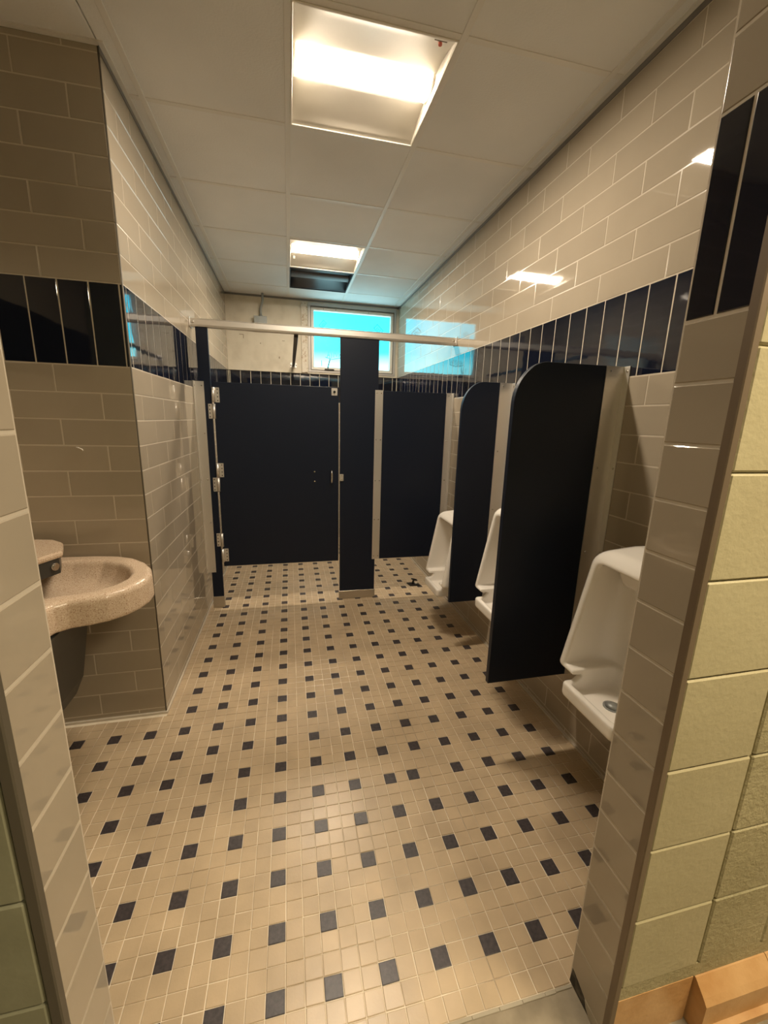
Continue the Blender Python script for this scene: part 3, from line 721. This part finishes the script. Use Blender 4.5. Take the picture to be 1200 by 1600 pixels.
# ================================================================== URINALS
def urinal_sdf(P_, W, Z):
    aw = np.abs(W); u = np.clip((Z-0.62)/(1.08-0.62), 0, 1)
    front = 0.318 - 0.075*u; hw = 0.192 - 0.022*u
    k = 0.035
    top = 1.082 - 0.10*np.clip(P_-0.10, 0, 1)
    B = smax(aw-hw, P_-front, 0.03); B = smax(B, Z-top, 0.055); B = smax(B, 0.606-Z, 0.022)
    B = smax(B, -P_, 0.004)
    # lower body near the wall and trap under the tray
    low = smax(smax(aw-0.134, P_-0.262, 0.04), 0.520-Z, 0.06); low = smax(low, Z-0.66, 0.02); low = smax(low, -P_, 0.004)
    trap = np.sqrt(W**2+(P_-0.155)**2+((Z-0.525)*0.9)**2)-0.062; trap = smax(trap, -P_, 0.004)
    tray = smax(smax(aw-0.130, P_-0.338, 0.022), Z-(0.578+0.055*np.clip((0.300-P_)/0.055, 0, 1)**1.3), 0.010); tray = smax(tray, 0.520-Z, 0.02); tray = smax(tray, -P_, 0.004)
    S_ = smin(B, low, 0.02); S_ = smin(S_, trap, 0.03); S_ = smin(S_, tray, 0.012)
    back = 0.115 + 0.9*np.clip(aw-0.08, 0, 1)**2*7 + 0.10*np.clip(0.70-Z, 0, 0.1)
    C = smax(aw-(hw-0.040), back-P_, 0.045); C = smax(C, Z-(top-0.045), 0.03); C = smax(C, 0.628-Z, 0.010)
    S_ = smax(S_, -C, 0.014)
    # notch of the wings above the tray rim + tray bowl
    D_ = smax(smax(aw-0.104, P_-0.314, 0.012), 0.135-P_, 0.03); D_ = smax(D_, 0.545-Z, 0.012); D_ = smax(D_, Z-0.72, 0.01)
    S_ = smax(S_, -D_, 0.008)
    led = smax(smax(aw-0.115, P_-0.205+0.5*np.clip(1.04-Z, 0, 1), 0.02), 0.945-Z, 0.015); led = smax(led, Z-1.05, 0.01); led = smax(led, 0.03-P_, 0.01)
    S_ = smin(S_, led, 0.015)
    return S_
um = net_mesh('urinal_body', lambda X, Y, Z: urinal_sdf(-X, Y, Z), (-0.36, -0.215, 0.42), (0.010, 0.215, 1.105), 0.005, M['porcelain'])
U0 = None
def urinal(yc, dz, label):
    t = thing('urinal', label, 'urinal', (XR-0.001, yc, 0.46+dz), 'wall hung urinals')
    o = bpy.data.objects.new('bowl', um); COL.objects.link(o); o.parent = t; o.location = (0, 0, -0.46)
    b_ = XR-0.001
    dn = MB().cyl((b_-0.225, yc, 0.5445+dz), (0,0,1), 0.030, 0.004, 20).cyl((b_-0.225, yc, 0.5485+dz), (0,0,1), 0.024, 0.008, 20, r2=0.008).build('drain', M['galv'], t)
    for k in range(6):
        a = k*math.pi/3; MB().cyl((b_-0.225+0.021*math.cos(a), yc+0.021*math.sin(a), 0.5485+dz), (0,0,1), 0.003, 0.0008, 6).build('drain_hole', M['screw'], dn)
    return t
urinal(0.225, 0.0, 'white porcelain urinal nearest the camera, beside the large screen')
urinal(0.965, 0.0, 'white porcelain urinal between the two black privacy screens')
urinal(1.785, -0.205, 'lower-mounted white porcelain urinal farthest back, next to the stall')

# ================================================================== WASH BASIN
OUT = np.array([(-1.25, 1.210), (-0.90, 1.210), (-0.78, 1.205), (-0.69, 1.187), (-0.62, 1.150), (-0.555, 1.085), (-0.512, 1.015), (-0.487, 0.940), (-0.485, 0.880),
       (-0.502, 0.820), (-0.530, 0.775), (-0.575, 0.735), (-0.625, 0.712), (-0.680, 0.698), (-0.712, 0.672), (-0.722, 0.63), (-0.722, 0.30), (-0.75, 0.22), (-0.82, 0.17), (-1.25, 0.17)])
def poly_sdf(X, Y, P_):
    d = np.full(X.shape, 1e9); s = np.ones(X.shape); n = len(P_)
    for i in range(n):
        a = P_[i]; b_ = P_[i-1]; ex, ey = b_-a; wx = X-a[0]; wy = Y-a[1]
        t_ = np.clip((wx*ex+wy*ey)/(ex*ex+ey*ey), 0, 1); d = np.minimum(d, (wx-ex*t_)**2+(wy-ey*t_)**2)
        c1 = Y >= a[1]; c2 = Y < b_[1]; c3 = ex*wy > ey*wx
        f_ = (c1 & c2 & c3) | (~c1 & ~c2 & ~c3); s = np.where(f_, -s, s)
    return s*np.sqrt(d)
def basin_sdf(X, Y, Z):
    g2 = poly_sdf(X[:, :, 0], Y[:, :, 0], OUT)[:, :, None] + 0*Z
    body = smax(g2, Z-0.865, 0.026); body = smax(body, 0.758-Z, 0.014)
    under = np.sqrt(((X+0.82)/1.35)**2+(Y-0.93)**2*1.1+((Z-0.83)*1.5)**2)-0.20
    body = smin(body, smax(smax(under, Z-0.82, .01), g2+0.03, 0.02), 0.03)
    inner = np.array([(-1.10, 1.10), (-0.85, 1.13), (-0.73, 1.12), (-0.655, 1.08), (-0.60, 1.02), (-0.565, 0.95), (-0.562, 0.89), (-0.585, 0.83), (-0.63, 0.785), (-0.69, 0.765), (-0.76, 0.745), (-0.80, 0.68), (-0.82, 0.55), (-0.85, 0.45), (-1.10, 0.45)])
    gi = poly_sdf(X[:, :, 0], Y[:, :, 0], inner)[:, :, None]
    fl_ = 0.775 + 0.06*np.clip((gi+0.09)/0.09, 0, 1)**2
    cav = smax(gi+0.03*(0.865-Z)/0.1, fl_-Z, 0.03)
    s_ = smax(body, -cav, 0.018)
    return smax(s_, -(X-XA-0.001), 0.002)
bs = thing('wash_basin', 'speckled beige solid surface wash basin with rounded front, on the left', 'sink', (XA, 0.70, 0.60))
bme = net_mesh('basin', basin_sdf, (XA-0.008, 0.14, 0.66), (-0.46, 1.235, 0.885), 0.0062, M['terrazzo'])
o = bpy.data.objects.new('basin', bme); COL.objects.link(o); o.parent = bs; o.location = -bs.location
sh = MB(); prof = [(-0.715, 0.752), (-0.735, 0.66), (-0.755, 0.55), (-0.775, 0.44), (-0.81, 0.36), (-0.88, 0.29), (-1.0, 0.25), (-1.249, 0.24), (-1.249, 0.752)]
sh.prism(prof, 1, 0.32, 0.93, b=0.01).build('plumbing_shroud', M['charcoal'], bs)
head = [(-1.249, 1.165), (-0.99, 1.168), (-0.925, 1.155), (-0.868, 1.105), (-0.838, 1.04), (-0.815, 0.985), (-0.850, 0.905), (-0.92, 0.78), (-1.0, 0.68), (-1.249, 0.62)]
hin = [(x - (0.012 if x > -1.2 else 0), y - (0.008 if y > 0.9 else -0.008)) for x, y in head]
MB().prism(hin, 2, 0.868, 0.932, b=0.002).build('spray_head', M['charcoal'], bs)
MB().prism(head, 2, 0.932, 0.957, b=0.008).build('spray_head_cap', M['terrazzo'], bs)
nb = Vector((0.92, -0.40, 0)).normalized(); pc = Vector((-0.838, 0.957, 0.902))
pb = MB().cyl(pc, nb, 0.015, 0.010, 18).cyl(pc+nb*0.010, nb, 0.010, 0.004, 18).build('push_button', M['chrome'], bs)

# ================================================================== small black thing on the stall floor
d_ = thing('door_stop', 'small black broken piece lying on the floor behind the farthest urinal', 'floor debris', (1.165, 2.64, 0))
MB().prism([(1.115, 2.665), (1.130, 2.595), (1.225, 2.590), (1.222, 2.635), (1.175, 2.668)], 2, 0.0005, 0.010, b=0.002).build('base_plate', M['black'], d_)
MB().tube([(1.165, 2.632, 0.009), (1.168, 2.632, 0.030), (1.175, 2.633, 0.052)], 0.010, 8).build('stem', M['black'], d_)
MB().tube([(1.150, 2.635, 0.058), (1.175, 2.633, 0.054), (1.200, 2.632, 0.044)], 0.007, 8).build('arm', M['black'], d_)
MB().bbox(1.183, 1.205, 2.610, 2.632, 0.0095, 0.026, 0.005).build('white_cap', M['white'], d_)
